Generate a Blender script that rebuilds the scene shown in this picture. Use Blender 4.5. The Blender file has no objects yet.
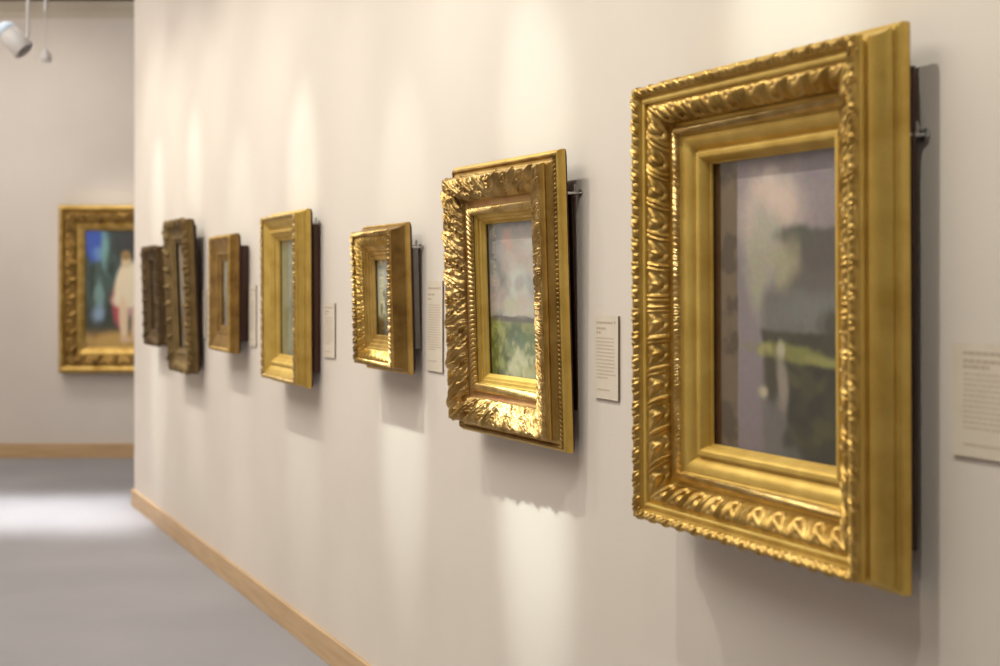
import bpy, bmesh, math
import numpy as np
from mathutils import Vector, Matrix

C = bpy.context.scene.collection
PI = math.pi
rng = np.random.default_rng(7)

# ------------------------------------------------------------------ helpers
def lin(c):
    c = np.asarray(c, float) / 255.0
    return np.where(c <= 0.04045, c / 12.92, ((c + 0.055) / 1.055) ** 2.4)

def L4(r, g, b):
    v = lin((r, g, b))
    return (float(v[0]), float(v[1]), float(v[2]), 1.0)

def new_mat(name):
    m = bpy.data.materials.new(name)
    m.use_nodes = True
    nt = m.node_tree
    nt.nodes.clear()
    out = nt.nodes.new('ShaderNodeOutputMaterial')
    return m, nt, out

def noise_mat(name, c1, c2, scale=8.0, rough=0.6, metallic=0.0, bump=0.0, bscale=60.0,
              detail=6.0, stretch=(1, 1, 1), lo=0.35, hi=0.65, spec=0.5, rough2=None):
    """two tone procedural material, with optional fine bump"""
    m, nt, out = new_mat(name)
    N = nt.nodes; Lk = nt.links
    tc = N.new('ShaderNodeTexCoord')
    mp = N.new('ShaderNodeMapping'); mp.inputs['Scale'].default_value = stretch
    Lk.new(tc.outputs['Object'], mp.inputs['Vector'])
    nz = N.new('ShaderNodeTexNoise'); nz.inputs['Scale'].default_value = scale; nz.inputs['Detail'].default_value = detail
    Lk.new(mp.outputs['Vector'], nz.inputs['Vector'])
    rp = N.new('ShaderNodeValToRGB')
    rp.color_ramp.elements[0].position = lo; rp.color_ramp.elements[0].color = c1
    rp.color_ramp.elements[1].position = hi; rp.color_ramp.elements[1].color = c2
    Lk.new(nz.outputs['Fac'], rp.inputs['Fac'])
    b = N.new('ShaderNodeBsdfPrincipled')
    Lk.new(rp.outputs['Color'], b.inputs['Base Color'])
    b.inputs['Roughness'].default_value = rough
    b.inputs['Metallic'].default_value = metallic
    b.inputs['Specular IOR Level'].default_value = spec
    if rough2 is not None:
        mr = N.new('ShaderNodeMapRange')
        mr.inputs['To Min'].default_value = rough; mr.inputs['To Max'].default_value = rough2
        Lk.new(nz.outputs['Fac'], mr.inputs['Value']); Lk.new(mr.outputs['Result'], b.inputs['Roughness'])
    if bump > 0:
        n2 = N.new('ShaderNodeTexNoise'); n2.inputs['Scale'].default_value = bscale; n2.inputs['Detail'].default_value = 4
        Lk.new(mp.outputs['Vector'], n2.inputs['Vector'])
        bp = N.new('ShaderNodeBump'); bp.inputs['Strength'].default_value = bump; bp.inputs['Distance'].default_value = 0.01
        Lk.new(n2.outputs['Fac'], bp.inputs['Height']); Lk.new(bp.outputs['Normal'], b.inputs['Normal'])
    Lk.new(b.outputs['BSDF'], out.inputs['Surface'])
    return m

def paint_mat(name, rough=0.55):
    """oil paint on canvas: colours per vertex, broken up by a fine brush texture"""
    m, nt, out = new_mat(name)
    N = nt.nodes; Lk = nt.links
    at = N.new('ShaderNodeAttribute'); at.attribute_name = 'paint'
    tc = N.new('ShaderNodeTexCoord')
    nz = N.new('ShaderNodeTexNoise'); nz.inputs['Scale'].default_value = 90; nz.inputs['Detail'].default_value = 5
    Lk.new(tc.outputs['Object'], nz.inputs['Vector'])
    mx = N.new('ShaderNodeMix'); mx.data_type = 'RGBA'; mx.blend_type = 'OVERLAY'; mx.inputs['Factor'].default_value = 0.25
    Lk.new(at.outputs['Color'], mx.inputs['A']); Lk.new(nz.outputs['Color'], mx.inputs['B'])
    b = N.new('ShaderNodeBsdfPrincipled'); b.inputs['Roughness'].default_value = rough
    b.inputs['Specular IOR Level'].default_value = 0.3
    bp = N.new('ShaderNodeBump'); bp.inputs['Strength'].default_value = 0.25; bp.inputs['Distance'].default_value = 0.002
    Lk.new(nz.outputs['Fac'], bp.inputs['Height']); Lk.new(bp.outputs['Normal'], b.inputs['Normal'])
    Lk.new(mx.outputs['Result'], b.inputs['Base Color'])
    Lk.new(b.outputs['BSDF'], out.inputs['Surface'])
    return m

def glass_mat():
    """thin picture glass: clear, with a Fresnel reflection"""
    m, nt, out = new_mat('picture_glass')
    N = nt.nodes; Lk = nt.links
    fr = N.new('ShaderNodeFresnel'); fr.inputs['IOR'].default_value = 1.52
    t = N.new('ShaderNodeBsdfTransparent'); t.inputs['Color'].default_value = (0.96, 0.97, 0.96, 1)
    g = N.new('ShaderNodeBsdfGlossy'); g.inputs['Roughness'].default_value = 0.015
    mx = N.new('ShaderNodeMixShader')
    ml = N.new('ShaderNodeMath'); ml.operation = 'MULTIPLY'; ml.inputs[1].default_value = 1.7; ml.use_clamp = True
    ge = N.new('ShaderNodeNewGeometry')                       # reflect at the outer faces only
    iv = N.new('ShaderNodeMath'); iv.operation = 'SUBTRACT'; iv.inputs[0].default_value = 1.0
    Lk.new(ge.outputs['Backfacing'], iv.inputs[1])
    m2 = N.new('ShaderNodeMath'); m2.operation = 'MULTIPLY'
    Lk.new(fr.outputs['Fac'], ml.inputs[0]); Lk.new(ml.outputs[0], m2.inputs[0]); Lk.new(iv.outputs[0], m2.inputs[1])
    Lk.new(m2.outputs[0], mx.inputs['Fac'])
    Lk.new(t.outputs['BSDF'], mx.inputs[1]); Lk.new(g.outputs['BSDF'], mx.inputs[2])
    Lk.new(mx.outputs['Shader'], out.inputs['Surface'])
    return m

def mesh_obj(name, verts, faces, mat, parent=None, smooth=None):
    me = bpy.data.meshes.new(name)
    if isinstance(verts, np.ndarray):
        me.vertices.add(len(verts)); me.vertices.foreach_set('co', verts.astype(np.float32).ravel())
        fa = np.asarray(faces, dtype=np.int32); n = len(fa)
        me.loops.add(n * 4); me.loops.foreach_set('vertex_index', fa.ravel())
        me.polygons.add(n); me.polygons.foreach_set('loop_start', np.arange(n, dtype=np.int32) * 4)
        me.update(calc_edges=True); me.validate()
    else:
        me.from_pydata(verts, [], faces); me.update()
    if smooth is not None:
        me.polygons.foreach_set('use_smooth', [True] * len(me.polygons))
        me.set_sharp_from_angle(angle=math.radians(smooth))
    me.materials.append(mat)
    o = bpy.data.objects.new(name, me); C.objects.link(o)
    if parent is not None: o.parent = parent
    return o

def bm_obj(name, bm, mat, parent=None, smooth=None):
    me = bpy.data.meshes.new(name)
    bmesh.ops.recalc_face_normals(bm, faces=bm.faces)
    bm.to_mesh(me); bm.free()
    if smooth is not None:
        me.polygons.foreach_set('use_smooth', [True] * len(me.polygons))
        me.set_sharp_from_angle(angle=math.radians(smooth))
    me.materials.append(mat)
    o = bpy.data.objects.new(name, me); C.objects.link(o)
    if parent is not None: o.parent = parent
    return o

def add_box(bm, lo, hi, bevel=0.0):
    r = bmesh.ops.create_cube(bm, size=1.0)
    vs = r['verts']
    s = [hi[i] - lo[i] for i in range(3)]; c = [(hi[i] + lo[i]) / 2 for i in range(3)]
    for v in vs: v.co = Vector([v.co[i] * s[i] + c[i] for i in range(3)])
    if bevel > 0:
        es = list({e for v in vs for e in v.link_edges})
        bmesh.ops.bevel(bm, geom=es, offset=bevel, segments=2, affect='EDGES', profile=0.5)

def add_lathe(bm, prof, seg=24, mat=Matrix.Identity(4)):
    """prof: (radius, z) pairs, revolved about Z, then moved by mat"""
    rings = []
    for r, z in prof:
        if r < 1e-6: rings.append([bm.verts.new(mat @ Vector((0, 0, z)))])
        else: rings.append([bm.verts.new(mat @ Vector((r * math.cos(2 * PI * k / seg), r * math.sin(2 * PI * k / seg), z))) for k in range(seg)])
    for a, b in zip(rings, rings[1:]):
        for k in range(seg):
            k2 = (k + 1) % seg
            if len(a) == 1 and len(b) == 1: continue
            if len(a) == 1: bm.faces.new((a[0], b[k], b[k2]))
            elif len(b) == 1: bm.faces.new((a[k], a[k2], b[0]))
            else: bm.faces.new((a[k], a[k2], b[k2], b[k]))

def add_rod(bm, p, q, r, seg=12):
    p = Vector(p); q = Vector(q); d = q - p
    m = Matrix.Translation(p) @ d.to_track_quat('Z', 'Y').to_matrix().to_4x4()
    add_lathe(bm, [(0, 0), (r, 0), (r, d.length), (0, d.length)], seg, m)

def empty(name, loc, rot=(0, 0, 0)):
    o = bpy.data.objects.new(name, None); C.objects.link(o)
    o.empty_display_size = 0.1; o.location = loc; o.rotation_euler = rot
    return o

def tag(o, label, cat, group=None):
    o['label'] = label; o['category'] = cat
    if group: o['group'] = group

def structure(o):
    o['kind'] = 'structure'; return o

# ------------------------------------------------------------------ the place, in metres
CAM_H = 1.45
F_PX = 1390.0                     # focal length in pixels (50 mm on a 36 mm frame)
ALPHA = math.atan(644.0 / F_PX)   # angle of the hung wall against the view axis
SA, CA = math.sin(ALPHA), math.cos(ALPHA)
X0 = 1.8125                       # the hung wall crosses y = 0 here
WALL_END = 9.99                   # its outer corner, measured along the wall
FAR_Y = 11.52
CEIL = 3.78
ROTW = ALPHA - PI / 2             # local frame of the hung wall: +x towards the viewer's right, -y out of the wall

def wp(s, d, z):
    """a point s metres along the hung wall, d metres off it"""
    return (X0 - s * SA - d * CA, s * CA - d * SA, z)

# ------------------------------------------------------------------ materials
M = {}
M['wall'] = noise_mat('painted_plaster', L4(219, 209, 198), L4(226, 216, 205), scale=1.3, rough=0.75, bump=0.05, bscale=180, spec=0.25)
M['wall_far'] = noise_mat('painted_plaster_far', L4(213, 204, 195), L4(221, 212, 203), scale=1.0, rough=0.8, bump=0.04, bscale=160, spec=0.2)
M['floor'] = noise_mat('grey_carpet', L4(155, 152, 155), L4(162, 159, 162), scale=1.2, rough=0.9, bump=0.35, bscale=420, spec=0.15)
M['ceiling'] = noise_mat('dark_wood_ceiling', L4(70, 36, 16), L4(92, 50, 24), scale=2.0, rough=0.6, stretch=(1, 9, 1), spec=0.3)
M['cornice'] = noise_mat('cornice_paint', L4(196, 186, 166), L4(204, 194, 176), scale=2.0, rough=0.6)
M['oak'] = noise_mat('pale_oak', L4(192, 158, 116), L4(207, 175, 134), scale=3.0, rough=0.45, stretch=(1, 1, 14), detail=8, bump=0.04, bscale=20)
M['card'] = noise_mat('label_card', L4(216, 204, 186), L4(222, 210, 193), scale=20, rough=0.7, spec=0.2)
M['ink'] = noise_mat('label_ink', L4(196, 180, 162), L4(202, 187, 169), scale=200, rough=0.8, spec=0.1)
M['ink_dark'] = noise_mat('label_ink_dark', L4(184, 167, 149), L4(193, 176, 158), scale=200, rough=0.8, spec=0.1)
M['board'] = noise_mat('dark_mount_board', L4(118, 104, 94), L4(130, 116, 106), scale=30, rough=0.8)
M['dark_stain'] = noise_mat('dark_oak_stain', L4(48, 36, 24), L4(66, 50, 34), scale=12, rough=0.6)
M['maroon'] = noise_mat('dark_stained_wood', L4(50, 26, 14), L4(72, 40, 24), scale=12, rough=0.5, stretch=(1, 1, 0.15))
M['greybox'] = noise_mat('grey_painted_box', L4(128, 124, 122), L4(140, 136, 133), scale=15, rough=0.45, metallic=0.2)
M['steel'] = noise_mat('brushed_steel', L4(190, 188, 186), L4(214, 212, 210), scale=40, rough=0.3, metallic=0.9)
M['white_metal'] = noise_mat('white_enamel', L4(198, 193, 190), L4(208, 204, 202), scale=10, rough=0.35)
M['blue_white'] = noise_mat('bluish_enamel', L4(176, 194, 212), L4(190, 206, 222), scale=10, rough=0.3)
M['black'] = noise_mat('dark_lens', L4(30, 30, 34), L4(44, 44, 48), scale=10, rough=0.25)
M['glass'] = glass_mat()
M['paint'] = paint_mat('oil_paint')

def gold(name, c1, c2, rough, metallic=0.85, scale=14.0, rough2=None, bump=0.12, lo=0.3, hi=0.62):
    return noise_mat(name, c1, c2, scale=scale, rough=rough, metallic=metallic, bump=bump, bscale=170, lo=lo, hi=hi, rough2=rough2, detail=8)
M['gold'] = gold('gold_leaf', L4(170, 134, 64), L4(206, 172, 100), 0.38, rough2=0.48)
M['gold_bright'] = gold('burnished_gold', L4(182, 148, 84), L4(216, 188, 128), 0.34, scale=20)
M['gold_yellow'] = gold('yellow_gold', L4(200, 164, 78), L4(220, 188, 100), 0.47, metallic=0.62)
M['gold_red'] = gold('gold_over_red_clay', L4(176, 116, 80), L4(198, 160, 102), 0.38, scale=9)
M['gold_rose'] = gold('worn_leaf_gold', L4(148, 116, 62), L4(204, 172, 112), 0.40, scale=16)
M['gold_dull'] = gold('aged_gold', L4(122, 92, 44), L4(164, 130, 70), 0.48, metallic=0.75)
M['bronze'] = gold('dull_bronze_gilding', L4(98, 78, 42), L4(128, 104, 60), 0.62, metallic=0.4)
M['bronze_dark'] = gold('dark_bronze_gilding', L4(76, 58, 32), L4(98, 76, 44), 0.62, metallic=0.4)

# ------------------------------------------------------------------ paintings: colours on a fine grid
def vnoise(u, v, fu, fv, seed):
    r = np.random.default_rng(seed)
    g = r.random((int(fv) + 3, int(fu) + 3))
    x = u * fu; y = v * fv
    xi = np.floor(x).astype(int); yi = np.floor(y).astype(int)
    xf = x - xi; yf = y - yi
    xf = xf * xf * (3 - 2 * xf); yf = yf * yf * (3 - 2 * yf)
    return (g[yi, xi] * (1 - xf) + g[yi, xi + 1] * xf) * (1 - yf) + (g[yi + 1, xi] * (1 - xf) + g[yi + 1, xi + 1] * xf) * yf

def fbm(u, v, f, seed, octv=4, asp=1.0):
    s = 0; a = 0.5; t = 0
    for k in range(octv):
        s = s + a * vnoise(u, v, max(1, f * asp * 2 ** k), max(1, f * 2 ** k), seed + k); t += a; a *= 0.5
    return s / t

def sst(x, a, b):
    t = np.clip((x - a) / (b - a), 0, 1); return t * t * (3 - 2 * t)

class Paint:
    """u runs from the left edge, v from the bottom edge, both 0..1"""
    def __init__(self, nu, nv, seed):
        self.u, self.v = np.meshgrid(np.linspace(0, 1, nu), np.linspace(0, 1, nv))
        self.c = np.zeros(self.u.shape + (3,)); self.seed = seed; self.k = 0
    def n(self, f=4, asp=1.0, octv=4):
        self.k += 17; return fbm(self.u, self.v, f, self.seed + self.k, octv, asp)
    def over(self, mask, col):
        m = np.clip(mask, 0, 1)[..., None]; self.c = self.c * (1 - m) + lin(col) * m
    def vgrad(self, stops):
        for i in range(3):
            self.c[..., i] = np.interp(self.v, [s[0] for s in stops], [lin(s[1])[i] for s in stops])
    def blob(self, cu, cv, ru, rv, col, soft=0.4, rag=0.3, ang=0.0, amt=1.0):
        du = (self.u - cu); dv = (self.v - cv)
        a, b = math.cos(ang), math.sin(ang)
        d = np.sqrt(((du * a + dv * b) / ru) ** 2 + ((-du * b + dv * a) / rv) ** 2)
        d = d + rag * (self.n(9) - 0.5) * 2
        self.over((1 - sst(d, 1 - soft, 1 + soft)) * amt, col)

    def dabs(self, n, box, cols, ru, rv, amt=0.7, ang=0.6):
        rr = np.random.default_rng(self.seed + 99 + n)
        for _ in range(n):
            cu = box[0] + rr.random() * (box[1] - box[0]); cv = box[2] + rr.random() * (box[3] - box[2])
            k = 0.6 + 0.8 * rr.random(); a = (rr.random() - 0.5) * 2 * ang
            du = self.u - cu; dv = self.v - cv
            d = np.sqrt(((du * math.cos(a) + dv * math.sin(a)) / (ru * k)) ** 2 + ((-du * math.sin(a) + dv * math.cos(a)) / (rv * k)) ** 2)
            self.over((1 - sst(d, 0.5, 1.3)) * amt, cols[int(rr.integers(len(cols)))])

def paint_wooded_bank():      # large picture: painted glass reflection, pale cloud over a dark wooded bank beside a lilac area
    p = Paint(110, 150, 11)
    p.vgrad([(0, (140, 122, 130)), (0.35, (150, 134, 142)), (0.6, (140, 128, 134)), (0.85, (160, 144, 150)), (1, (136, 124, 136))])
    p.blob(0.46, 0.80, 0.25, 0.14, (214, 190, 182), 0.7, 0.4)
    p.dabs(26, (0.28, 0.62, 0.66, 0.92), [(226, 206, 196), (200, 186, 172), (184, 166, 168), (232, 200, 188)], 0.07, 0.035, 0.6)
    p.blob(0.40, 0.72, 0.13, 0.14, (192, 182, 166), 0.6, 0.5)
    p.blob(0.52, 0.86, 0.12, 0.05, (232, 206, 194), 0.6, 0.5)
    p.blob(0.36, 0.60, 0.09, 0.12, (178, 168, 150), 0.7, 0.6)
    p.over(sst(p.u + 0.10 * (p.n(6) - 0.5), 0.52, 0.62) * (1 - sst(p.v + 0.04 * (p.n(7) - 0.5), 0.735, 0.76)), (92, 84, 80))
    p.blob(0.62, 0.725, 0.14, 0.035, (84, 84, 74), 0.5, 0.5)
    p.blob(0.56, 0.63, 0.09, 0.10, (176, 166, 136), 0.6, 0.6, 0.3)
    p.blob(0.80, 0.56, 0.25, 0.05, (104, 96, 92), 0.6, 0.6)
    p.over(sst(p.u + 0.06 * (p.n(8) - 0.5), 0.36, 0.44) * (1 - sst(p.v, 0.52, 0.58)) * 0.9, (112, 108, 104))
    p.blob(0.75, 0.48, 0.25, 0.05, (126, 124, 122), 0.7, 0.7)
    p.blob(0.90, 0.44, 0.08, 0.05, (70, 68, 58), 0.5, 0.6)
    bank = sst(p.u - np.interp(p.v, [0, 0.1, 0.25, 0.4], [0.68, 0.62, 0.44, 0.36]) + 0.07 * (p.n(10) - 0.5), -0.015, 0.03) * (1 - sst(p.v + 0.03 * (p.n(8) - 0.5), 0.405, 0.425))
    p.over(bank, (62, 58, 36))
    p.over(bank * sst(p.n(7), 0.4, 0.7) * 0.7, (46, 42, 26))
    p.blob(0.80, 0.12, 0.22, 0.16, (46, 42, 26), 0.5, 0.4)
    p.dabs(40, (0.60, 1.0, 0.02, 0.36), [(60, 58, 30), (84, 80, 40), (30, 27, 16), (44, 44, 26)], 0.07, 0.03, 0.7)
    p.blob(0.64, 0.345, 0.26, 0.020, (138, 136, 66), 0.7, 0.9, -0.04)
    p.blob(0.84, 0.325, 0.12, 0.014, (160, 154, 84), 0.7, 0.7, -0.06)
    p.blob(0.40, 0.35, 0.06, 0.020, (176, 168, 102), 0.6, 0.7)
    p.blob(0.53, 0.35, 0.03, 0.028, (216, 204, 172), 0.6, 0.5)
    p.blob(0.54, 0.25, 0.035, 0.09, (158, 144, 132), 0.6, 0.6, 0.15)
    p.blob(0.45, 0.25, 0.04, 0.08, (66, 58, 38), 0.5, 0.6, 0.35)
    p.blob(0.40, 0.21, 0.035, 0.02, (206, 192, 160), 0.6, 0.6)
    glass_refl = 1 - sst(p.u + 0.012 * (p.n(14) - 0.5), 0.185, 0.20)  # brown strip: a reflection in the glass, painted into the canvas colours
    p.over(glass_refl, (116, 94, 66))
    p.over(glass_refl * sst(p.n(14, 0.6), 0.48, 0.66), (78, 60, 36))
    p.over(glass_refl * (1 - sst(p.u, 0.03, 0.07)), (82, 44, 34))
    return p

def paint_meadow():     # light cloudy sky over bushes and a pale path
    p = Paint(110, 130, 23)
    p.vgrad([(0, (176, 176, 140)), (0.36, (168, 164, 138)), (0.39, (196, 186, 176)), (0.7, (196, 180, 172)), (1, (176, 172, 172))])
    p.over(sst(p.n(5), 0.45, 0.7), (214, 204, 198))
    p.blob(0.12, 0.80, 0.16, 0.30, (128, 134, 140), 0.6, 0.6)
    p.blob(0.16, 0.55, 0.16, 0.16, (146, 142, 140), 0.6, 0.7)
    p.blob(0.36, 0.86, 0.10, 0.10, (212, 172, 162), 0.6, 0.5)
    p.blob(0.38, 0.74, 0.12, 0.06, (206, 176, 164), 0.6, 0.5)
    p.blob(0.55, 0.60, 0.20, 0.09, (222, 228, 220), 0.6, 0.5)
    p.blob(0.5, 0.45, 0.35, 0.05, (208, 200, 178), 0.6, 0.6)
    p.blob(0.6, 0.985, 0.5, 0.03, (128, 132, 146), 0.6, 0.3)
    p.over((1 - sst(p.v + 0.03 * (p.n(5) - 0.5), 0.385, 0.395)) * sst(p.v, 0.345, 0.36), (112, 104, 100))
    p.over((1 - sst(p.v, 0.345, 0.36)), (150, 150, 104))
    p.blob(0.18, 0.26, 0.22, 0.10, (140, 144, 62), 0.5, 0.7)
    p.blob(0.42, 0.24, 0.18, 0.10, (96, 112, 84), 0.5, 0.8)
    p.blob(0.10, 0.12, 0.18, 0.13, (104, 108, 52), 0.5, 0.8)
    p.blob(0.68, 0.22, 0.16, 0.09, (92, 108, 80), 0.5, 0.8)
    p.blob(0.46, 0.08, 0.17, 0.13, (198, 190, 158), 0.5, 0.4, 0.5)
    p.blob(0.66, 0.03, 0.3, 0.07, (188, 182, 142), 0.5, 0.4)
    p.blob(0.85, 0.14, 0.16, 0.12, (108, 116, 72), 0.5, 0.8)
    p.dabs(60, (0.0, 0.36, 0.02, 0.32), [(150, 156, 70), (96, 110, 50), (70, 84, 44), (168, 170, 96), (116, 124, 66)], 0.05, 0.035, 0.75)
    p.dabs(40, (0.30, 0.95, 0.16, 0.32), [(104, 126, 100), (84, 106, 84), (160, 160, 110), (120, 132, 84), (186, 182, 140)], 0.055, 0.03, 0.7)
    p.dabs(26, (0.34, 0.80, 0.02, 0.16), [(206, 198, 166), (188, 182, 146), (176, 172, 128)], 0.07, 0.025, 0.6)
    p.dabs(40, (0.05, 0.95, 0.46, 0.96), [(216, 208, 202), (186, 178, 176), (170, 164, 166), (214, 190, 182), (158, 158, 162)], 0.10, 0.05, 0.5)
    p.over(sst(p.n(16), 0.60, 0.8) * (1 - sst(p.v, 0.3, 0.34)) * 0.5, (70, 80, 40))
    return p

def paint_dusk():       # small picture: pale sky, tree mass, dark foreground
    p = Paint(50, 70, 31)
    p.vgrad([(0, (92, 72, 36)), (0.22, (104, 84, 44)), (0.3, (206, 198, 166)), (0.75, (196, 194, 178)), (1, (150, 156, 156))])
    p.blob(0.62, 0.45, 0.28, 0.28, (88, 86, 52), 0.4, 0.8)
    p.blob(0.2, 0.34, 0.05, 0.07, (110, 100, 64), 0.5, 0.5)
    p.blob(0.5, 0.1, 0.6, 0.09, (74, 58, 28), 0.5, 0.5)
    return p

def paint_grey(seed, top, mid, low):
    p = Paint(40, 60, seed)
    p.vgrad([(0, low), (0.38, low), (0.45, mid), (1, top)])
    p.over(sst(p.n(5), 0.45, 0.7) * 0.7, mid)
    p.blob(0.7, 0.4, 0.25, 0.2, tuple(int(x * 0.7) for x in low), 0.5, 0.7)
    return p

def paint_bather():     # wooded glade, blue sky, a pale seated figure with rose drapery
    p = Paint(120, 130, 47)
    p.vgrad([(0, (178, 138, 76)), (0.10, (150, 116, 64)), (0.18, (66, 70, 58)), (0.6, (72, 96, 92)), (1, (76, 92, 96))])
    p.over(sst(p.n(6, 2.0), 0.45, 0.7) * sst(p.v, 0.15, 0.25), (46, 62, 54))
    p.blob(0.12, 0.92, 0.14, 0.16, (58, 92, 190), 0.35, 0.6)
    p.blob(0.16, 0.80, 0.07, 0.06, (112, 148, 206), 0.5, 0.6)
    p.blob(0.24, 0.88, 0.05, 0.16, (124, 168, 168), 0.6, 0.7)
    p.blob(0.17, 0.45, 0.05, 0.14, (128, 160, 160), 0.6, 0.8)
    p.blob(0.15, 0.28, 0.07, 0.07, (150, 172, 204), 0.6, 0.7)
    p.blob(0.70, 0.85, 0.35, 0.25, (60, 62, 66), 0.5, 0.6)
    p.blob(0.85, 0.45, 0.25, 0.3, (54, 58, 46), 0.5, 0.6)
    p.blob(0.42, 0.06, 0.5, 0.06, (214, 170, 96), 0.6, 0.5)
    # drapery, then the figure: back, arm, hip, thigh, shins, head
    p.blob(0.40, 0.34, 0.08, 0.14, (200, 84, 96), 0.4, 0.5, 0.2)
    p.blob(0.62, 0.36, 0.16, 0.09, (214, 166, 168), 0.5, 0.5)
    p.blob(0.60, 0.54, 0.17, 0.19, (252, 234, 206), 0.25, 0.1, -0.25)
    p.blob(0.44, 0.55, 0.07, 0.17, (252, 230, 202), 0.3, 0.1, -0.3)
    p.blob(0.54, 0.42, 0.20, 0.075, (252, 234, 206), 0.25, 0.1, 0.12)
    p.blob(0.475, 0.25, 0.055, 0.19, (248, 218, 186), 0.3, 0.1, 0.06)
    p.blob(0.62, 0.24, 0.05, 0.17, (240, 206, 174), 0.3, 0.1, -0.12)
    p.blob(0.50, 0.07, 0.07, 0.022, (238, 200, 166), 0.4, 0.1)
    p.blob(0.50, 0.745, 0.055, 0.06, (232, 204, 166), 0.3, 0.1)
    p.blob(0.505, 0.785, 0.06, 0.04, (168, 132, 82), 0.35, 0.2)
    return p

def canvas_obj(p, w, h, y, parent, zc):
    nv, nu = p.u.shape
    V = np.stack([(p.u - 0.5) * w, np.full_like(p.u, y), zc + (p.v - 0.5) * h], -1).reshape(-1, 3)
    idx = np.arange(nu * nv).reshape(nv, nu)
    Fq = np.stack([idx[:-1, :-1], idx[:-1, 1:], idx[1:, 1:], idx[1:, :-1]], -1).reshape(-1, 4)
    # a stretcher's thickness behind the painted face
    b0 = len(V)
    hw, hh, t = w / 2, h / 2, 0.012
    V = np.vstack([V, [(-hw, y, zc - hh), (hw, y, zc - hh), (hw, y, zc + hh), (-hw, y, zc + hh),
                       (-hw, y + t, zc - hh), (hw, y + t, zc - hh), (hw, y + t, zc + hh), (-hw, y + t, zc + hh)]])
    ex = [(b0 + 0, b0 + 4, b0 + 5, b0 + 1), (b0 + 1, b0 + 5, b0 + 6, b0 + 2), (b0 + 2, b0 + 6, b0 + 7, b0 + 3),
          (b0 + 3, b0 + 7, b0 + 4, b0 + 0), (b0 + 4, b0 + 7, b0 + 6, b0 + 5)]
    Fq = np.vstack([Fq, ex])
    o = mesh_obj('canvas', V, Fq, M['paint'], parent)
    col = np.ones((len(V), 4), np.float32); col[:, :3] = 0.25
    col[:b0, :3] = p.c.reshape(-1, 3)
    ca = o.data.color_attributes.new('paint', 'FLOAT_COLOR', 'POINT')
    ca.data.foreach_set('color', col.ravel())
    return o

# ------------------------------------------------------------------ carved ornament (height 0..1 over one repeat f and across the band v)
def hsh(f, v, ff, fv, seed):
    """noise that repeats along f"""
    r = np.random.default_rng(seed); g = r.random((fv + 2, ff))
    x = f * ff; y = v * fv
    xi = np.floor(x).astype(int); yi = np.clip(np.floor(y).astype(int), 0, fv)
    xf = x - xi; yf = y - yi
    xf = xf * xf * (3 - 2 * xf); yf = yf * yf * (3 - 2 * yf)
    xi = xi % ff; xj = (xi + 1) % ff
    return (g[yi, xi] * (1 - xf) + g[yi, xj] * xf) * (1 - yf) + (g[yi + 1, xi] * (1 - xf) + g[yi + 1, xj] * xf) * yf

def o_bead(f, v):
    d = ((f - 0.5) / 0.46) ** 2 + ((v - 0.5) / 0.48) ** 2
    return np.sqrt(np.clip(1 - d, 0, 1))

def o_dentil(f, v):
    return sst(np.abs(f - 0.5), 0.36, 0.28) * np.sin(PI * np.clip(v, 0, 1)) ** 0.4

def o_flute(f, v):
    return np.abs(np.sin(PI * f)) ** 0.7 * np.sin(PI * np.clip(v * 0.9 + 0.05, 0, 1)) ** 0.35

def o_scroll(f, v):
    """leaf scroll with drilled holes"""
    x = 2 * f - 1
    leaf = np.clip(1 - np.abs(x) ** 1.6, 0, 1) * np.sin(PI * np.clip(v, 0, 1)) ** 0.5
    th = np.arctan2(x, v - 0.1)
    lob = 0.6 + 0.4 * np.cos(7 * th)
    h = leaf * lob + 0.35 * np.clip(1 - ((np.abs(x) - 1) / 0.25) ** 2, 0, 1) * np.sin(PI * v)
    hole = np.exp(-(((np.abs(x) - 0.62) / 0.11) ** 2 + ((v - 0.72) / 0.16) ** 2))
    return np.clip(h - 0.9 * hole, -0.3, 1.1)

def o_bundle(f, v):
    """bundled leaves tied by cross ribbons, with berries between"""
    env = np.sin(PI * np.clip(v, 0, 1)) ** 0.45
    tie = np.exp(-((f - 0.10) / 0.055) ** 2) + 0.9 * np.exp(-((f - 0.24) / 0.045) ** 2)
    g = np.clip((f - 0.3) / 0.66, 0, 1)
    leaf = (0.5 + 0.5 * np.cos(2 * PI * (2.0 * v + 0.7 * np.abs(2 * g - 1)))) * np.sin(PI * g) ** 0.6 * 0.7
    berry = np.clip(1 - (((f - 0.62) / 0.10) ** 2 + ((v - 0.5) / 0.24) ** 2), 0, 1) ** 0.5
    h = np.where(f < 0.31, tie * 0.95, np.maximum(leaf, berry * 1.05))
    return (h * env + 0.18 * hsh(f, v, 9, 5, 3) * env)

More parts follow.
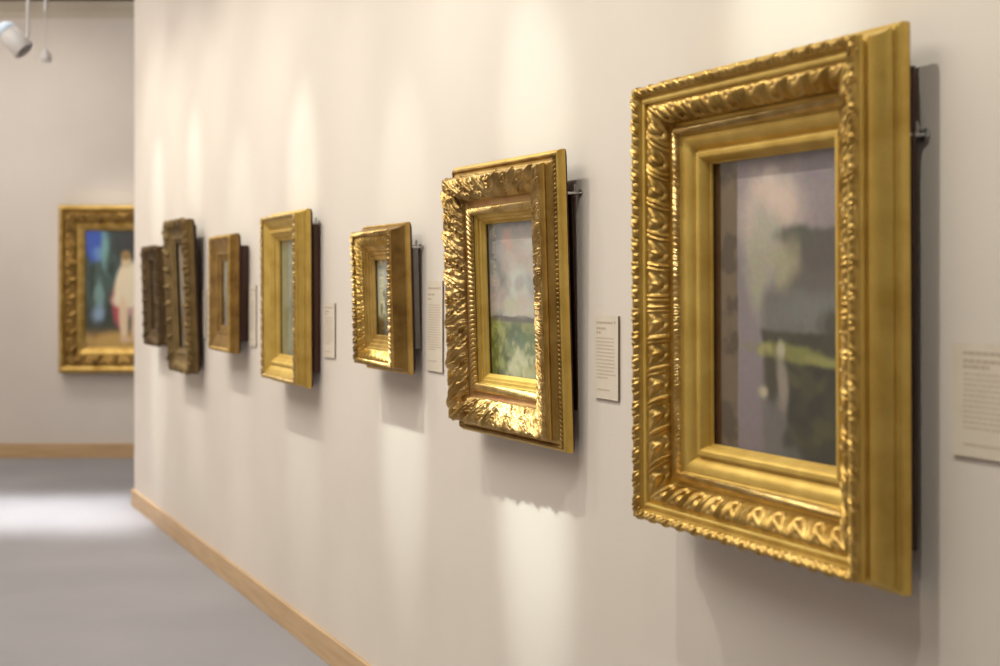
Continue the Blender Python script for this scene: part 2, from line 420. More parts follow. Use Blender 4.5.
def o_acanthus(f, v):
    """deep curling leaves, slanted, with veins, curls and small leaflets between"""
    vv = np.clip(v, 0, 1)
    g = (f + 0.28 * (vv - 0.5)) % 1.0
    x = 2 * g - 1
    th = np.arctan2(x, vv + 0.12)
    rr = np.sqrt(x * x + (vv + 0.12) ** 2)
    tip = 0.80 + 0.20 * np.cos(9 * th)
    body = np.clip((tip - np.abs(x) ** 1.4) * 2.2, 0, 1) * np.sin(PI * np.clip(0.06 + 0.92 * vv, 0, 1)) ** 0.4
    vein = 0.5 + 0.5 * np.cos(15 * th + 4 * rr)
    spine = np.exp(-(x / 0.10) ** 2)
    xs = 1 - np.abs(x)
    h = body * (0.30 + 0.40 * vein + 0.45 * spine)
    for cx, cv, rad, k in ((0.0, 0.30, 0.26, 2), (0.0, 0.74, 0.24, -2), (0.42, 0.52, 0.16, 3)):
        rho = np.sqrt((xs - cx) ** 2 * 1.3 + (vv - cv) ** 2 * 1.6)
        c = np.exp(-(rho / rad) ** 2) * (0.5 + 0.5 * np.cos(30 * rho + k * np.arctan2(vv - cv, xs - cx + 1e-3)))
        h = np.maximum(h, 0.95 * c)
    n = hsh(f, vv, 13, 6, 5) - 0.5 + 0.6 * (hsh(f, vv, 27, 13, 6) - 0.5)
    return h + 0.42 * n * np.sin(PI * vv) ** 0.4

def o_scallop(f, v):
    """edge of small rounded leaves"""
    vv = np.clip(v, 0, 1)
    return np.sin(PI * f) ** 0.6 * np.sin(PI * vv) ** 0.5 * (0.7 + 0.3 * np.cos(2 * PI * 3 * f)) + 0.25 * (hsh(f, vv, 6, 4, 8) - 0.5)

def o_carved(f, v):
    """bold deep carving of an antique frame"""
    vv = np.clip(v, 0, 1); x = 2 * f - 1
    return np.clip(np.cos(0.5 * PI * x) ** 0.8 * (0.6 + 0.4 * np.cos(6 * np.arctan2(x, vv + .2))), 0, 1) * np.sin(PI * vv) ** 0.4 + 0.4 * (hsh(f, vv, 11, 6, 9) - 0.5)

ORN = dict(bead=o_bead, dentil=o_dentil, flute=o_flute, scroll=o_scroll, bundle=o_bundle, acanthus=o_acanthus, scallop=o_scallop, carved=o_carved)

def resample(pts, step):
    P = np.array(pts, float); out = [P[0]]
    for a, b in zip(P, P[1:]):
        n = max(1, int(math.ceil(np.linalg.norm(b - a) / step)))
        for k in range(1, n + 1): out.append(a + (b - a) * k / n)
    return np.array(out)

def smooth_curve(pts, n):
    """Catmull-Rom through the profile points"""
    P = [np.array(p, float) for p in pts]
    P = [2 * P[0] - P[1]] + P + [2 * P[-1] - P[-2]]
    out = []
    for i in range(1, len(P) - 2):
        for k in range(n):
            t = k / n
            out.append(0.5 * (2 * P[i] + (P[i + 1] - P[i - 1]) * t + (2 * P[i - 1] - 5 * P[i] + 4 * P[i + 1] - P[i + 2]) * t * t + (3 * P[i] - P[i - 1] - 3 * P[i + 1] + P[i + 2]) * t ** 3))
    out.append(P[-2])
    return [tuple(o) for o in out]

UNEVEN = dict(left_lip=1.0, right=1.0, rail=0.1)    # antique frames are not quite symmetrical
def uneven(X, W):
    k, rail = UNEVEN['right'], UNEVEN['rail']
    if k == 1.0: return X
    return np.interp(X, [-W, -W / 2 + rail, W / 2 - rail, W / 2, W], [-W, -W / 2 + rail, W / 2 - rail * k, W / 2, W])

def sweep(name, pts, W, H, zc, y0, mat, parent, orn=None, pitch=0.05, amp=0.006, astep=0.0025, pstep=0.002, wob=0.0, smooth=40, seed=1):
    """sweep a band of the moulding round the frame with mitred corners.
    pts: (a, b) with a inward from the ridge line and b back from the frontmost plane; y0 the local y of that plane"""
    P = resample(pts, pstep) if orn else np.array(pts, float)
    T = np.gradient(P, axis=0); T /= np.maximum(np.linalg.norm(T, axis=1), 1e-9)[:, None]
    # outward normal: out of the moulding towards the viewer / outside (profile runs from outside to inside)
    Nn = np.stack([T[:, 1], -T[:, 0]], 1)
    ln = np.concatenate([[0], np.cumsum(np.linalg.norm(np.diff(P, axis=0), axis=1))])
    vpar = ln / ln[-1]
    allV, allF, base = [], [], 0
    for side in range(4):
        Lr = W if side % 2 == 0 else H
        Lo = H if side % 2 == 0 else W
        if orn:
            n = max(2, 2 * int(round(Lr / pitch / 2)))
            nt = int(Lr / astep) | 1
        else:
            n = 2; nt = 2 if wob == 0 else 41
        t = np.linspace(-1, 1, nt)
        tt, vv = np.meshgrid(t, vpar, indexing='ij')
        A = np.broadcast_to(P[:, 0], tt.shape).copy(); B = np.broadcast_to(P[:, 1], tt.shape).copy()
        if orn:
            ph = np.abs(tt) * n / 2.0
            hgt = ORN[orn](ph % 1.0, vv) * amp
            edge = np.minimum(1, np.minimum(vv, 1 - vv) / 0.06)
            hgt = hgt * edge
            A += hgt * Nn[:, 0]; B += hgt * Nn[:, 1]
        if wob > 0:
            A += wob * np.sin(tt * 9.0 + 1.7 * side + seed) * np.cos(tt * 23 + seed)
        ell = tt * (Lr / 2 - A); off = Lo / 2 - A
        if side == 0: X, Z = ell, off
        elif side == 1: X, Z = off, -ell
        elif side == 2: X, Z = -ell, -off
        else: X, Z = -off, ell
        X = np.where(X < -W / 2, -W / 2 + UNEVEN['left_lip'] * (X + W / 2), X) if not orn or name == 'outer_beading' else X
        X = uneven(X, W)
        V = np.stack([X, y0 + B, zc + Z], -1).reshape(-1, 3)
        m = len(P); idx = np.arange(nt * m).reshape(nt, m) + base
        Fq = np.stack([idx[:-1, :-1], idx[:-1, 1:], idx[1:, 1:], idx[1:, :-1]], -1).reshape(-1, 4)
        allV.append(V); allF.append(Fq); base += len(V)
    return mesh_obj(name, np.vstack(allV), np.vstack(allF), mat, parent, smooth=smooth)

# ------------------------------------------------------------------ a framed painting
def framed_painting(name, label, s, z0, W, H, d_ridge, e, d_lip, rail, d_sight, bands, paint, lean=0.0,
                    box=None, hook_z=None, hook_mat='steel', far=None, pmargin=0.012, yaw=0.0, left_lip=1.0, right_rail=1.0):
    """s: centre along the wall, z0: bottom of the ridge rectangle, W x H: ridge rectangle.
    The moulding is a list of bands; each band is a mesh of its own under the part 'frame'."""
    phi = math.radians(lean)
    if far is None:
        root = empty(name, wp(s, 0.0, z0), (0, 0, 0))
        root.rotation_euler = Matrix.Rotation(ROTW, 3, 'Z').to_euler()
        if lean: root.rotation_euler = (Matrix.Rotation(ROTW + math.radians(yaw), 3, 'Z') @ Matrix.Rotation(phi, 3, 'X')).to_euler()
    else:
        root = empty(name, far)
    tag(root, label, 'painting', 'gilt framed paintings on the gallery walls')
    UNEVEN.update(left_lip=left_lip, right=right_rail, rail=rail)
    sh = math.tan(phi) * H / 2
    zc = H / 2
    yf = -(d_ridge - sh)
    first = None
    back = [(-e, d_ridge - d_lip + 0.004), (-e + 0.002, d_ridge - d_lip + 0.008), (-e + 0.016, d_ridge - d_lip + 0.018), (rail * 0.72, d_ridge - d_lip + 0.018), (rail - 0.002, d_ridge - d_sight + 0.014), (rail, d_ridge - d_sight)]
    fr = sweep('frame', back[::-1], W, H, zc, yf, M['maroon'] if box != 'plain' else M['gold_dull'], root, smooth=30)
    for b in bands:
        nm, pts, mt = b[0], b[1], b[2]
        kw = b[3] if len(b) > 3 else {}
        sweep(nm, pts, W, H, zc, yf, M[mt], fr, **kw)
    ow, oh = W - 2 * rail + pmargin, H - 2 * rail + pmargin
    ys = yf + (d_ridge - d_sight)
    wr = rail * (1 - right_rail)                       # extra width where the right rail is narrower
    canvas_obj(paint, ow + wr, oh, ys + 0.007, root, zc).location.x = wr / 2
    bm = bmesh.new(); add_box(bm, (-ow / 2, ys + 0.0015, zc - oh / 2), (ow / 2 + wr, ys + 0.004, zc + oh / 2))
    bm_obj('glass', bm, M['glass'], root)
    if box:
        mt, ins, dback, inz = box
        yb = yf + max(d_ridge - d_lip + 0.0182, d_ridge - d_sight + 0.0195)
        bm = bmesh.new()
        add_box(bm, (-W / 2 - e + ins, yb, -e + inz), (W / 2 + e - ins, max(yb + 0.006, -dback), H + e - inz), 0.003)
        bm_obj('backing_box', bm, M[mt], root, smooth=30)
    if hook_z is not None:
        for sg in (1, -1):
            bm = bmesh.new()
            xh = sg * (W / 2 + e - 0.016); zh = hook_z - z0
            yb = yf + (d_ridge - d_lip) + 0.016
            yw = -0.003 + math.tan(phi) * zh
            add_rod(bm, (xh, yb, zh), (xh, yw, zh), 0.0035)
            add_rod(bm, (xh, (yb + yw) / 2, zh - 0.002), (xh, (yb + yw) / 2, zh + 0.022), 0.003)
            add_rod(bm, (xh, yw - 0.004, zh), (xh, yw, zh), 0.011, 16)
            bm_obj('hanging_hook', bm, M[hook_mat], root, smooth=40)
    return root

# ---- 7: nearest, big portrait frame with reeded and leafy bands
e, dl = 0.029, 0.096
B7 = [
    ('outer_lip', [(-e, dl + 0.005), (-e, dl - 0.010), (-e + 0.003, dl - 0.014), (-e + 0.006, dl - 0.014), (-0.021, dl - 0.018)], 'gold_yellow', dict(smooth=25)),
    ('outer_groove', [(-0.021, dl - 0.018), (-0.0165, 0.0760), (-0.0165, 0.0735), (-0.0200, 0.0720)], 'gold_yellow', dict(smooth=20)),
    ('outer_scoop', smooth_curve([(-0.0200, 0.0720), (-0.0135, 0.063), (-0.0085, 0.053), (-0.0055, 0.043), (-0.005, 0.034)], 6), 'gold_yellow', dict(smooth=25)),
    ('inner_groove', [(-0.005, 0.034), (0.002, 0.033), (0.003, 0.027), (-0.004, 0.0245)], 'gold_yellow', dict(smooth=20)),
    ('outer_fillet', smooth_curve([(-0.004, 0.0245), (-0.0055, 0.020), (-0.005, 0.016), (-0.003, 0.013)], 4), 'gold_yellow', dict(smooth=25)),
    ('ridge_ornament', smooth_curve([(-0.003, 0.014), (-0.003, 0.007), (0.001, 0.0015), (0.008, 0.003), (0.014, 0.010)], 5), 'gold', dict(orn='scroll', pitch=0.052, amp=0.0055, astep=0.0022, pstep=0.0014)),
    ('inner_fillet', [(0.014, 0.010), (0.016, 0.016), (0.020, 0.017)] + smooth_curve([(0.020, 0.014), (0.025, 0.0125), (0.030, 0.0145)], 4) + [(0.031, 0.021), (0.034, 0.021)], 'gold_yellow', dict(smooth=25)),
    ('leaf_ornament', smooth_curve([(0.034, 0.020), (0.043, 0.0165), (0.056, 0.024), (0.068, 0.038), (0.073, 0.050)], 5), 'gold', dict(orn='bundle', pitch=0.072, amp=0.0075, astep=0.002, pstep=0.0015)),
    ('middle_fillet', [(0.073, 0.050), (0.075, 0.060), (0.083, 0.061), (0.084, 0.053)], 'gold_yellow', dict(smooth=25)),
    ('beading', smooth_curve([(0.084, 0.053), (0.089, 0.048), (0.096, 0.051), (0.100, 0.057)], 4), 'gold_bright', dict(orn='scallop', pitch=0.016, amp=0.004, astep=0.0018, pstep=0.0012)),
    ('inner_cove', [(0.100, 0.057), (0.104, 0.062)] + smooth_curve([(0.105, 0.060), (0.116, 0.0615), (0.126, 0.067), (0.131, 0.073)], 4) + [(0.133, 0.078), (0.138, 0.0775), (0.140, 0.070)] + smooth_curve([(0.141, 0.0695), (0.150, 0.071), (0.156, 0.079), (0.159, 0.085)], 4) + [(0.160, 0.091), (0.163, 0.092), (0.164, 0.096)], 'gold_yellow', dict(smooth=25)),
]
p7 = framed_painting('framed_painting', 'largest and nearest gilt framed painting, dark wooded bank under glass', (3.320 + 2.606) / 2, 0.958, 0.714, 0.899,
                0.150, e, 0.054, 0.164, 0.054, B7, paint_wooded_bank(), lean=0.3, right_rail=0.86, box=('maroon', 0.012, 0.022, 0.07), hook_z=1.70)

# ---- 6: in focus, heavy acanthus frame
e = 0.038; dl = 0.058
B6 = [
    ('outer_lip', [(-e, dl + 0.005)] + smooth_curve([(-e, dl - 0.004), (-e + 0.003, dl - 0.013), (-e + 0.009, dl - 0.017)], 4), 'gold_yellow', dict(smooth=50)),
    ('outer_beading', smooth_curve([(-e + 0.009, dl - 0.017), (-0.024, 0.037), (-0.018, 0.040)], 4), 'gold_dull', dict(orn='bead', pitch=0.011, amp=0.0028, astep=0.0018, pstep=0.0013)),
    ('outer_scoop', smooth_curve([(-0.018, 0.040), (-0.010, 0.039), (-0.004, 0.033), (-0.001, 0.026)], 5) + smooth_curve([(-0.003, 0.024), (-0.006, 0.019), (-0.004, 0.011), (-0.001, 0.007)], 5), 'gold'),
    ('acanthus_ornament', smooth_curve([(-0.001, 0.009), (0.004, 0.002), (0.018, 0.005), (0.038, 0.016), (0.056, 0.030), (0.064, 0.039)], 6), 'gold_rose', dict(orn='acanthus', pitch=0.098, amp=0.0115, astep=0.0013, pstep=0.0011, smooth=70)),
    ('plain_cove', smooth_curve([(0.064, 0.040), (0.068, 0.044), (0.076, 0.047), (0.083, 0.045)], 5), 'gold_red'),
    ('beading', smooth_curve([(0.083, 0.045), (0.088, 0.040), (0.098, 0.042), (0.103, 0.048)], 4), 'gold_bright', dict(orn='bead', pitch=0.0190, amp=0.0075, astep=0.0014, pstep=0.0013)),
    ('sight_moulding', [(0.103, 0.050), (0.106, 0.054), (0.114, 0.055), (0.115, 0.060), (0.122, 0.062), (0.124, 0.066), (0.130, 0.070), (0.131, 0.074)], 'gold_yellow'),
]
p6 = framed_painting('framed_painting', 'sharply focused acanthus carved gilt frame holding a bright meadow landscape', (4.442 + 3.850) / 2, 1.067, 0.582, 0.679,
                0.110, e, 0.052, 0.131, 0.036, B6, paint_meadow(), lean=1.8, yaw=1.2, left_lip=0.15, box=('maroon', 0.030, 0.004, 0.10), hook_z=1.675)

# ---- 5: small deep frame with olive sides
e = 0.026; dl = 0.062
B5 = [
    ('outer_lip', [(-e, dl + 0.005), (-e, dl - 0.007), (-e + 0.004, dl - 0.011), (-e + 0.008, dl - 0.010)], 'gold'),
    ('outer_scoop', smooth_curve([(-e + 0.008, dl - 0.010), (-0.014, 0.046), (-0.009, 0.036), (-0.005, 0.022), (-0.003, 0.010)], 6), 'gold_dull'),
    ('ridge_ornament', smooth_curve([(-0.003, 0.010), (0.000, 0.002), (0.006, 0.001), (0.012, 0.007)], 5), 'gold_rose', dict(orn='scallop', pitch=0.026, amp=0.0065, smooth=60)),
    ('leaf_ornament', smooth_curve([(0.012, 0.009), (0.020, 0.008), (0.032, 0.016), (0.044, 0.026)], 5), 'gold', dict(orn='bundle', pitch=0.036, amp=0.0055)),
    ('sight_moulding', [(0.044, 0.027), (0.050, 0.029), (0.051, 0.034), (0.061, 0.036), (0.063, 0.041), (0.074, 0.043), (0.076, 0.0465), (0.090, 0.048), (0.092, 0.052)], 'gold', dict(smooth=25)),
]
p5 = framed_painting('framed_painting', 'small olive gold frame with a grey backing box, third framed painting from the right', (5.269 + 4.912) / 2, 1.186, 0.357, 0.433,
                0.110, e, 0.048, 0.092, 0.058, B5, paint_dusk(), lean=1.6, box=('greybox', 0.014, 0.004, 0.08), hook_z=1.565)

# ---- 4: plain yellow gold frame
e = 0.019; dl = 0.062
B4 = [
    ('outer_lip', [(-e, dl + 0.005), (-e, dl - 0.010), (-e + 0.005, dl - 0.014)], 'gold_yellow'),
    ('outer_scoop', [(-e + 0.005, dl - 0.014), (-0.010, 0.044), (-0.0125, 0.042)] + smooth_curve([(-0.0125, 0.042), (-0.007, 0.034), (-0.005, 0.026), (-0.0055, 0.022)], 5) + [(-0.002, 0.020), (-0.004, 0.017), (-0.003, 0.010)], 'gold_yellow', dict(smooth=25)),
    ('ridge_ornament', smooth_curve([(-0.003, 0.010), (0.001, 0.002), (0.007, 0.002), (0.012, 0.008)], 5), 'gold_bright', dict(orn='scallop', pitch=0.036, amp=0.0045, smooth=60, astep=0.003)),
    ('inner_cove', smooth_curve([(0.012, 0.009), (0.022, 0.013), (0.036, 0.020), (0.048, 0.029)], 5) + [(0.055, 0.030), (0.056, 0.025)] + smooth_curve([(0.058, 0.024), (0.066, 0.026), (0.070, 0.032)], 4) + [(0.078, 0.036), (0.080, 0.043), (0.094, 0.050), (0.097, 0.058)], 'gold_yellow', dict(smooth=30)),
]
p4 = framed_painting('framed_painting', 'plain yellow gold frame with a tall pale green picture, between two wall labels', (6.455 + 5.980) / 2, 1.061, 0.475, 0.659,
                0.110, e, 0.048, 0.097, 0.052, B4, paint_grey(61, (150, 156, 134), (176, 176, 150), (146, 148, 116)), lean=0.3, box=('maroon', 0.010, 0.003, 0.060), hook_z=1.684)

# ---- 3: narrow gold frame
e = 0.010; dl = 0.042
B3 = [
    ('outer_side', [(-e, dl + 0.005), (-e, dl - 0.014), (-e + 0.005, dl - 0.018), (-0.004, 0.016), (-0.003, 0.008)], 'gold_dull'),
    ('ridge_ornament', smooth_curve([(-0.003, 0.008), (0.001, 0.001), (0.008, 0.001), (0.014, 0.007)], 4), 'gold', dict(orn='scallop', pitch=0.04, amp=0.004, smooth=60, astep=0.004)),
    ('inner_cove', smooth_curve([(0.014, 0.007), (0.034, 0.012), (0.056, 0.018), (0.072, 0.022)], 4) + [(0.078, 0.020), (0.086, 0.022), (0.088, 0.028), (0.110, 0.032), (0.115, 0.036)], 'gold_dull', dict(smooth=30)),
]
p3 = framed_painting('framed_painting', 'gold frame on a dark maroon backing box, beside the tall carved bronze frame', (7.438 + 7.051) / 2, 1.135, 0.387, 0.533,
                0.100, e, 0.058, 0.115, 0.064, B3, paint_grey(71, (128, 128, 112), (150, 146, 124), (86, 78, 54)), lean=0.0, box=('maroon', 0.018, 0.003, 0.055))

# ---- 2: tall carved bronze frame
e = 0.004; dl = 0.050
B2 = [
    ('outer_side', [(-e, dl + 0.005), (-e, dl - 0.02), (-0.003, 0.030), (-0.003, 0.028)], 'bronze', dict(wob=0.002)),
    ('carved_ridge', smooth_curve([(-0.003, 0.028), (-0.002, 0.012), (0.004, 0.003), (0.018, 0.004), (0.032, 0.013), (0.044, 0.020)], 4), 'bronze', dict(orn='carved', pitch=0.105, amp=0.013, astep=0.004, pstep=0.003, smooth=60)),
    ('inner_cove', smooth_curve([(0.044, 0.020), (0.062, 0.026), (0.080, 0.028)], 4) + [(0.086, 0.025), (0.094, 0.027), (0.098, 0.034), (0.114, 0.042)], 'bronze', dict(smooth=30)),
]
p2 = framed_painting('framed_painting', 'tallest dark bronze frame with a jagged carved crest, leaning out from the wall', (8.445 + 7.949) / 2, 0.989, 0.496, 0.791,
                0.105, e, 0.055, 0.114, 0.056, B2, paint_grey(83, (196, 186, 172), (206, 192, 178), (150, 128, 104)), lean=2.2, box=('dark_stain', 0.010, 0.018, 0.03))

# ---- 1: dark frame by the corner
e = 0.003; dl = 0.050
B1 = [
    ('outer_side', [(-e, dl + 0.005), (-e, dl - 0.02), (-0.003, 0.026), (-0.003, 0.024)], 'bronze_dark', dict(wob=0.002)),
    ('carved_ridge', smooth_curve([(-0.003, 0.024), (-0.002, 0.010), (0.003, 0.003), (0.014, 0.003), (0.026, 0.010), (0.036, 0.018)], 4), 'bronze_dark', dict(orn='carved', pitch=0.07, amp=0.011, astep=0.004, pstep=0.003, smooth=60)),
    ('inner_cove', smooth_curve([(0.036, 0.018), (0.050, 0.022), (0.062, 0.026)], 4) + [(0.068, 0.024), (0.072, 0.030), (0.078, 0.038)], 'bronze_dark', dict(smooth=30)),
]
p1 = framed_painting('framed_painting', 'small dark bronze frame hung closest to the end corner of the wall', (9.155 + 8.729) / 2, 1.100, 0.426, 0.558,
                0.100, e, 0.055, 0.078, 0.060, B1, paint_grey(91, (110, 100, 80), (128, 112, 86), (70, 58, 40)), lean=1.8, box=('maroon', 0.010, 0.016, 0.03))

# ---- 8: the picture on the far wall
sc8 = FAR_Y / F_PX
W8 = 1.06; H8 = 168 * sc8 - 0.03
x8 = (61 - 500) * sc8 + W8 / 2 + 0.015
z8 = CAM_H + (283 - 373) * sc8 + 0.015
e = 0.012; dl = 0.075
B8 = [
    ('outer_side', [(-e, dl + 0.005), (-e, dl - 0.02), (-e + 0.006, dl - 0.026)] + smooth_curve([(-e + 0.006, dl - 0.026), (-0.004, 0.032), (-0.003, 0.018), (0.0, 0.006)], 5), 'gold_yellow'),
    ('ridge_moulding', smooth_curve([(0.0, 0.006), (0.010, 0.0), (0.026, 0.002), (0.036, 0.010), (0.050, 0.024)], 5), 'gold'),
    ('leaf_ornament', smooth_curve([(0.050, 0.026), (0.066, 0.026), (0.094, 0.030), (0.124, 0.042), (0.136, 0.052)], 5), 'gold_dull', dict(orn='carved', pitch=0.19, amp=0.022, astep=0.005, pstep=0.004, smooth=60)),
    ('sight_moulding', [(0.136, 0.052), (0.140, 0.056), (0.142, 0.050), (0.158, 0.053), (0.172, 0.060), (0.176, 0.064), (0.186, 0.066), (0.188, 0.070), (0.20, 0.078)], 'gold', dict(smooth=30)),
]
p8 = framed_painting('framed_painting', 'large gilt framed painting of a pale seated figure, on the far end wall', 0, 0, W8, H8,
                0.115, e, 0.040, 0.20, 0.037, B8, paint_bather(), box=('maroon', 0.02, 0.0, 0.02), far=(x8, FAR_Y, z8))

# ------------------------------------------------------------------ wall labels
def wall_label(label, s_left, w, z_top, z_bot, seed, rows, head=True):
    h = z_top - z_bot
    root = empty('wall_label', wp(s_left - w / 2, 0.0, z_bot)); root.rotation_euler = (0, 0, ROTW)
    tag(root, label, 'label', 'printed wall labels beside the paintings')
    bm = bmesh.new(); add_box(bm, (-w / 2, -0.0052, 0), (w / 2, -0.0003, h), 0.0004)
    o = bm_obj('mount_board', bm, M['board'], root); o['label'] = 'dark edged mount board'
    bm = bmesh.new(); add_box(bm, (-w / 2, -0.0060, 0), (w / 2, -0.0053, h))
    bm_obj('card', bm, M['card'], root)
    r = np.random.default_rng(seed)
    bm = bmesh.new(); bh = bmesh.new()
    x0, x1 = -w * 0.40, w * 0.40
    top, bot = h * (0.74 if head else 0.88), h * 0.22
    pit = (top - bot) / rows
    for k in range(rows):
        z = top - k * pit
        xe = x1 - (0.0 if k < rows - 1 else w * 0.3) - r.random() * w * 0.06
        x = x0
        while x < xe - 0.004:
            wl = 0.005 + 0.010 * r.random(); b = min(x + wl, xe)
            add_box(bm, (x, -0.0064, z - pit * 0.42), (b, -0.0059, z)); x = b + 0.0022
    bf = bmesh.new(); add_box(bf, (x0, -0.0064, h * 0.12 - 0.004), (x0 + w * 0.55, -0.0059, h * 0.12))
    bm_obj('footer_text', bf, M['ink'], root)
    if head:
        for zz, xb in ((h * 0.93, x1 - w * 0.1), (h * 0.86, x0 + w * 0.42), (h * 0.81, x0 + w * 0.22)):
            x = x0
            while x < xb - 0.003:
                b = min(x + 0.006 + 0.010 * r.random(), xb)
                add_box(bh, (x, -0.0064, zz - 0.0055), (b, -0.0059, zz)); x = b + 0.0022
        add_box(bh, (x1 - w * 0.06, -0.0064, h * 0.905), (x1, -0.0059, h * 0.94))
    bm_obj('body_text', bm, M['ink'], root)
    if head: bm_obj('heading_text', bh, M['ink_dark'], root)
    else: bh.free()
    return root

wall_label('white label cut off at the photo edge, right of the largest frame', 2.527, 0.26, 1.352, 1.168, 1, 11)
wall_label('white printed label hung just left of the largest gilt frame', 3.750, 0.116, 1.371, 1.170, 2, 12)
wall_label('tall white printed label between the small olive frame and the acanthus frame', 4.852, 0.130, 1.456, 1.174, 3, 19)
wall_label('narrow white label just left of the small olive gold frame', 5.918, 0.134, 1.373, 1.165, 4, 11)
wall_label('white label squeezed against the left side of the plain yellow gold frame', 7.045, 0.122, 1.441, 1.161, 5, 14)
wall_label('white label half hidden between the bronze carved frame and the maroon backed frame', 8.045, 0.136, 1.413, 1.162, 6, 12)

# ------------------------------------------------------------------ the room
def plain_box(name, lo, hi, mat, bevel=0.0):
    bm = bmesh.new(); add_box(bm, lo, hi, bevel)
    return structure(bm_obj(name, bm, mat))

XL, XR, YB = -5.6, 4.2, -5.0
plain_box('floor', (XL, YB, -0.1), (XR, FAR_Y + 0.2, 0.0), M['floor'])
plain_box('ceiling', (XL, YB, CEIL), (XR, FAR_Y + 0.2, CEIL + 0.1), M['ceiling'])
plain_box('wall_far', (XL, FAR_Y, 0), (XR, FAR_Y + 0.2, CEIL), M['wall_far'])
plain_box('wall_left', (XL - 0.2, YB, 0), (XL, FAR_Y + 0.2, CEIL), M['wall_far'])
plain_box('wall_back', (XL, YB - 0.2, 0), (XR, YB, CEIL), M['wall_far'])
plain_box('wall_passage', (XR, YB, 0), (XR + 0.2, FAR_Y + 0.2, CEIL), M['wall_far'])

def slab_on_wall(name, s0, s1, d0, d1, z0, z1, mat, bevel=0.0):
    """a block along the hung wall"""
    bm = bmesh.new(); add_box(bm, (-s1, -d1, z0), (-s0, -d0, z1), bevel)
    o = bm_obj(name, bm, mat); o.location = (X0, 0, 0); o.rotation_euler = (0, 0, ROTW)
    return structure(o)

slab_on_wall('wall_right', -4.6, WALL_END, -0.35, 0.0, 0, CEIL, M['wall'], 0.012)
slab_on_wall('baseboard_right', -4.6, WALL_END + 0.012, 0.0005, 0.016, 0, 0.107, M['oak'], 0.003)
plain_box('baseboard_far', (XL, FAR_Y - 0.018, 0), (XR, FAR_Y - 0.0005, 0.122), M['oak'], 0.003)
# cornice along the far wall, stepped
bm = bmesh.new()
zc = CEIL
prof = [(0, zc - 0.135), (0.012, zc - 0.135), (0.016, zc - 0.08), (0.03, zc - 0.074), (0.03, zc - 0.066), (0.045, zc - 0.062), (0.055, zc - 0.03), (0.055, zc - 0.002), (0, zc - 0.002)]
ends = []
for x in (XL, XR):
    ends.append([bm.verts.new((x, FAR_Y - p, z)) for p, z in prof])
for k in range(len(prof)):
    k2 = (k + 1) % len(prof); bm.faces.new((ends[0][k], ends[0][k2], ends[1][k2], ends[1][k]))
bm.faces.new(ends[0][::-1]); bm.faces.new(ends[1])
structure(bm_obj('trim_1', bm, M['cornice'], smooth=30))

# ------------------------------------------------------------------ the can light and the small pendant, hung from the ceiling near the far wall
def far_pt(x, y, Y):
    return Vector(((x - 500) / F_PX * Y, Y, CAM_H + (283 - y) / F_PX * Y))
YT = 9.6
a = far_pt(5, 31, YT); b = far_pt(24.5, 51, YT)
ax = (b - a).normalized()
root = empty('track_spotlight', (a + b) / 2)
tag(root, 'white can shaped spotlight hanging from the ceiling near the far wall', 'spotlight')
q = ax.to_track_quat('Z', 'Y').to_matrix().to_4x4()
Ln = (b - a).length; R = 10.8 / F_PX * YT
bm = bmesh.new()
add_lathe(bm, [(0, -Ln / 2), (R * 0.9, -Ln / 2), (R, -Ln / 2 + 0.012), (R, Ln / 2 - 0.008), (R * 0.96, Ln / 2), (R * 0.86, Ln / 2), (R * 0.82, Ln / 2 - 0.04), (0, Ln / 2 - 0.04)], 36, q)
bm_obj('housing', bm, M['white_metal'], root, smooth=40)
bm = bmesh.new()
add_lathe(bm, [(0, -Ln / 2 - 0.045), (R * 0.6, -Ln / 2 - 0.045), (R * 0.92, -Ln / 2 - 0.02), (R * 1.05, -Ln / 2 + 0.004), (R * 1.05, -Ln / 2 + 0.02), (R * 0.99, -Ln / 2 + 0.022)], 36, q)
o = bm_obj('rear_cap', bm, M['blue_white'], root, smooth=40); o['label'] = 'pale bluish rear cap'
bm = bmesh.new()
add_lathe(bm, [(R * 0.81, Ln / 2 - 0.030), (0, Ln / 2 - 0.026)], 36, q)
bm_obj('lens', bm, M['black'], root, smooth=40)
bm = bmesh.new()
st = far_pt(28, 20, YT) - (a + b) / 2; stx = st.x
add_rod(bm, (stx, 0.0, CEIL - root.location.z), (stx, 0.0, R * 0.4), 0.011, 14)
add_lathe(bm, [(0, 0), (0.05, 0), (0.05, -0.02), (0.03, -0.03), (0, -0.03)], 24, Matrix.Translation((stx, 0, CEIL - root.location.z)))
bm_obj('stem', bm, M['white_metal'], root, smooth=40)
bm = bmesh.new()
add_rod(bm, (stx, 0.0, R * 0.4), (0.0, 0.0, 0.0), 0.012, 12)
bm_obj('yoke', bm, M['white_metal'], root, smooth=40)

pt = far_pt(46, 56, YT)
root = empty('pendant_sensor', pt)
tag(root, 'tiny pale bell shaped pendant on a thin cord beside the can spotlight', 'pendant')
bm = bmesh.new()
k = YT / F_PX
add_lathe(bm, [(0, -6 * k), (4.6 * k, -6 * k), (5.4 * k, -4 * k), (5.0 * k, 0), (3.4 * k, 4 * k), (1.6 * k, 6.4 * k), (0, 6.6 * k)], 24)
bm_obj('bell', bm, M['white_metal'], root, smooth=40)
bm = bmesh.new()
add_rod(bm, (0, 0, 6 * k), (0, 0, 46 * k), 0.0035, 8)
bm_obj('cord', bm, M['white_metal'], root, smooth=40)
bm = bmesh.new()
add_rod(bm, (0, 0, 46 * k), (0, 0, CEIL - pt.z), 0.014, 12)
bm_obj('stem', bm, M['white_metal'], root, smooth=40)

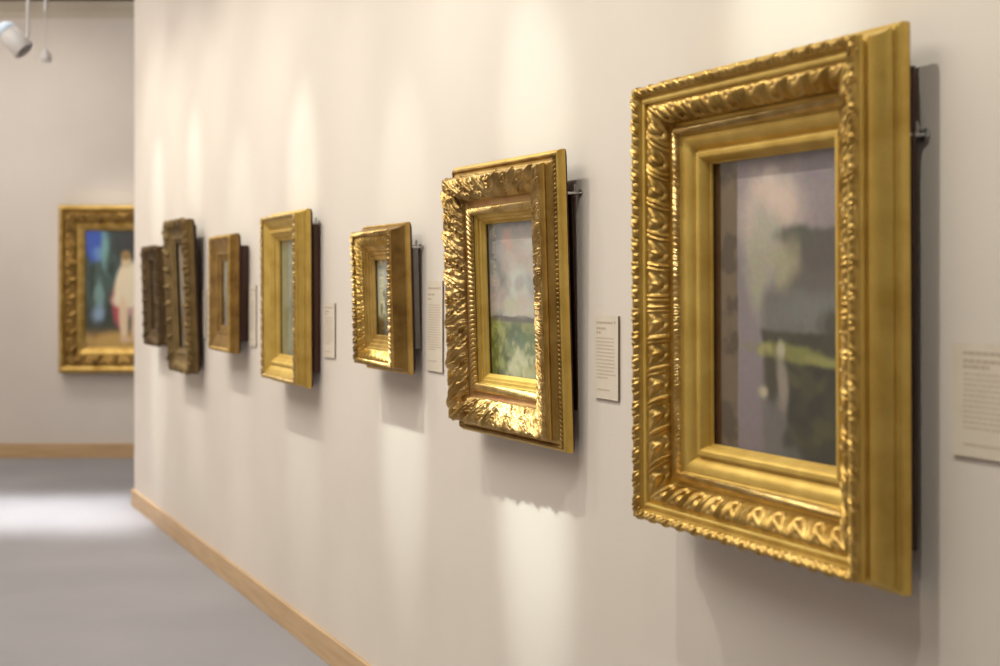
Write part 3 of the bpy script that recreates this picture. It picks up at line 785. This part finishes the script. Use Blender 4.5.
# ------------------------------------------------------------------ light
def spot(name, loc, target, power, size, blend=1.0, color=(1, 1, 1), radius=0.02):
    l = bpy.data.lights.new(name, 'SPOT'); l.energy = power; l.spot_size = math.radians(size); l.spot_blend = blend
    l.color = color; l.shadow_soft_size = radius
    o = bpy.data.objects.new(name, l); C.objects.link(o); o.location = loc
    o.rotation_euler = (Vector(target) - Vector(loc)).to_track_quat('-Z', 'Y').to_euler()
    return o

def area(name, loc, rot, sx, sy, power, color=(1, 1, 1), spread=180):
    l = bpy.data.lights.new(name, 'AREA'); l.shape = 'RECTANGLE'; l.size = sx; l.size_y = sy
    l.energy = power; l.color = color; l.spread = math.radians(spread)
    o = bpy.data.objects.new(name, l); C.objects.link(o); o.location = loc; o.rotation_euler = rot
    return o

WARM = (1.0, 0.955, 0.88)
LAMP = (0.97, 1.0, 0.93)
ZL = 3.5
FLOOD = (0.99, 0.965, 0.85)
BEAM = (0.86, 1.0, 0.93)
# position of the picture along the wall, offset of its lamps, flood power, (power, aim height) of the narrow upper and lower beams
for (s, off, pf, up, lo) in ((1.75, 0.0, 78, None, None), (2.96, -0.1, 82, (95, 2.0), None), (4.10, 0.30, 82, (62, 1.93), (380, 0.88)), (5.08, 0.12, 64, (45, 1.78), (260, 0.96)),  # first flood has no picture, added to brighten the largest frame's near side
                             (6.22, 0.15, 58, (75, 1.92), (80, 0.75)), (7.25, 0.15, 52, (40, 1.8), (50, 0.75)), (8.20, 0.15, 52, (46, 2.1), (70, 0.75)), (9.2, 0.0, 56, (60, 2.0), (150, 0.8))):
    spot('track_lamp', wp(s + off, 1.25, ZL), wp(s, 0.0, 1.50), pf, 78, 1.0, FLOOD, 0.02)  # the first of these is the added flood without a picture
    for b in (up, lo):
        if b: spot('track_lamp', wp(s + off * 0.5, 1.25, ZL), wp(s, 0.0, b[1]), b[0], 16 if b is up else 11, 1.0, BEAM, 0.035)
spot('track_lamp', (x8, FAR_Y - 1.5, ZL), (x8, FAR_Y, 1.5), 80, 36, 1.0, WARM, 0.03)
# unseen soft area lights added under the ceiling as ambient fill
for (x, y, pw) in ((-1.2, -3.2, 32), (-2.4, 2.4, 68), (-3.0, 5.0, 64), (-3.8, 7.4, 46), (-4.4, 9.6, 42)):
    area('ambient_fill', (x, y, CEIL - 0.04), (0, 0, 0), 2.2, 2.2, pw, WARM)
area('far_wall_fill', (-3.2, FAR_Y - 1.3, CEIL - 0.05), (math.radians(35), 0, 0), 4.0, 0.3, 18, WARM)  # unseen lamp added to brighten the top of the far wall
# area light added for the bright floor band near the wall's end, source unseen
area('floor_band_fill', (-2.2, 8.75, CEIL - 0.03), (0, 0, 0), 6.5, 1.25, 46, (0.96, 0.99, 1.0), 17)

w = bpy.data.worlds.new('World'); bpy.context.scene.world = w; w.use_nodes = True
bg = w.node_tree.nodes['Background']; bg.inputs['Color'].default_value = (0.9, 0.85, 0.8, 1); bg.inputs['Strength'].default_value = 0.3

# ------------------------------------------------------------------ camera
cam = bpy.data.cameras.new('camera'); co = bpy.data.objects.new('camera', cam); C.objects.link(co)
co.location = (0, 0, CAM_H); co.rotation_euler = (PI / 2, 0, 0)
cam.sensor_width = 36.0; cam.lens = F_PX / 1000 * 36.0
cam.shift_y = -0.05
cam.dof.use_dof = True; cam.dof.focus_distance = 3.6; cam.dof.aperture_fstop = 2.8
bpy.context.scene.camera = co

vs = bpy.context.scene.view_settings
vs.view_transform = 'Standard'; vs.look = 'None'; vs.gamma = 1.0; vs.exposure = 0.06; vs.use_curve_mapping = False
bpy.context.scene.display_settings.display_device = 'sRGB'
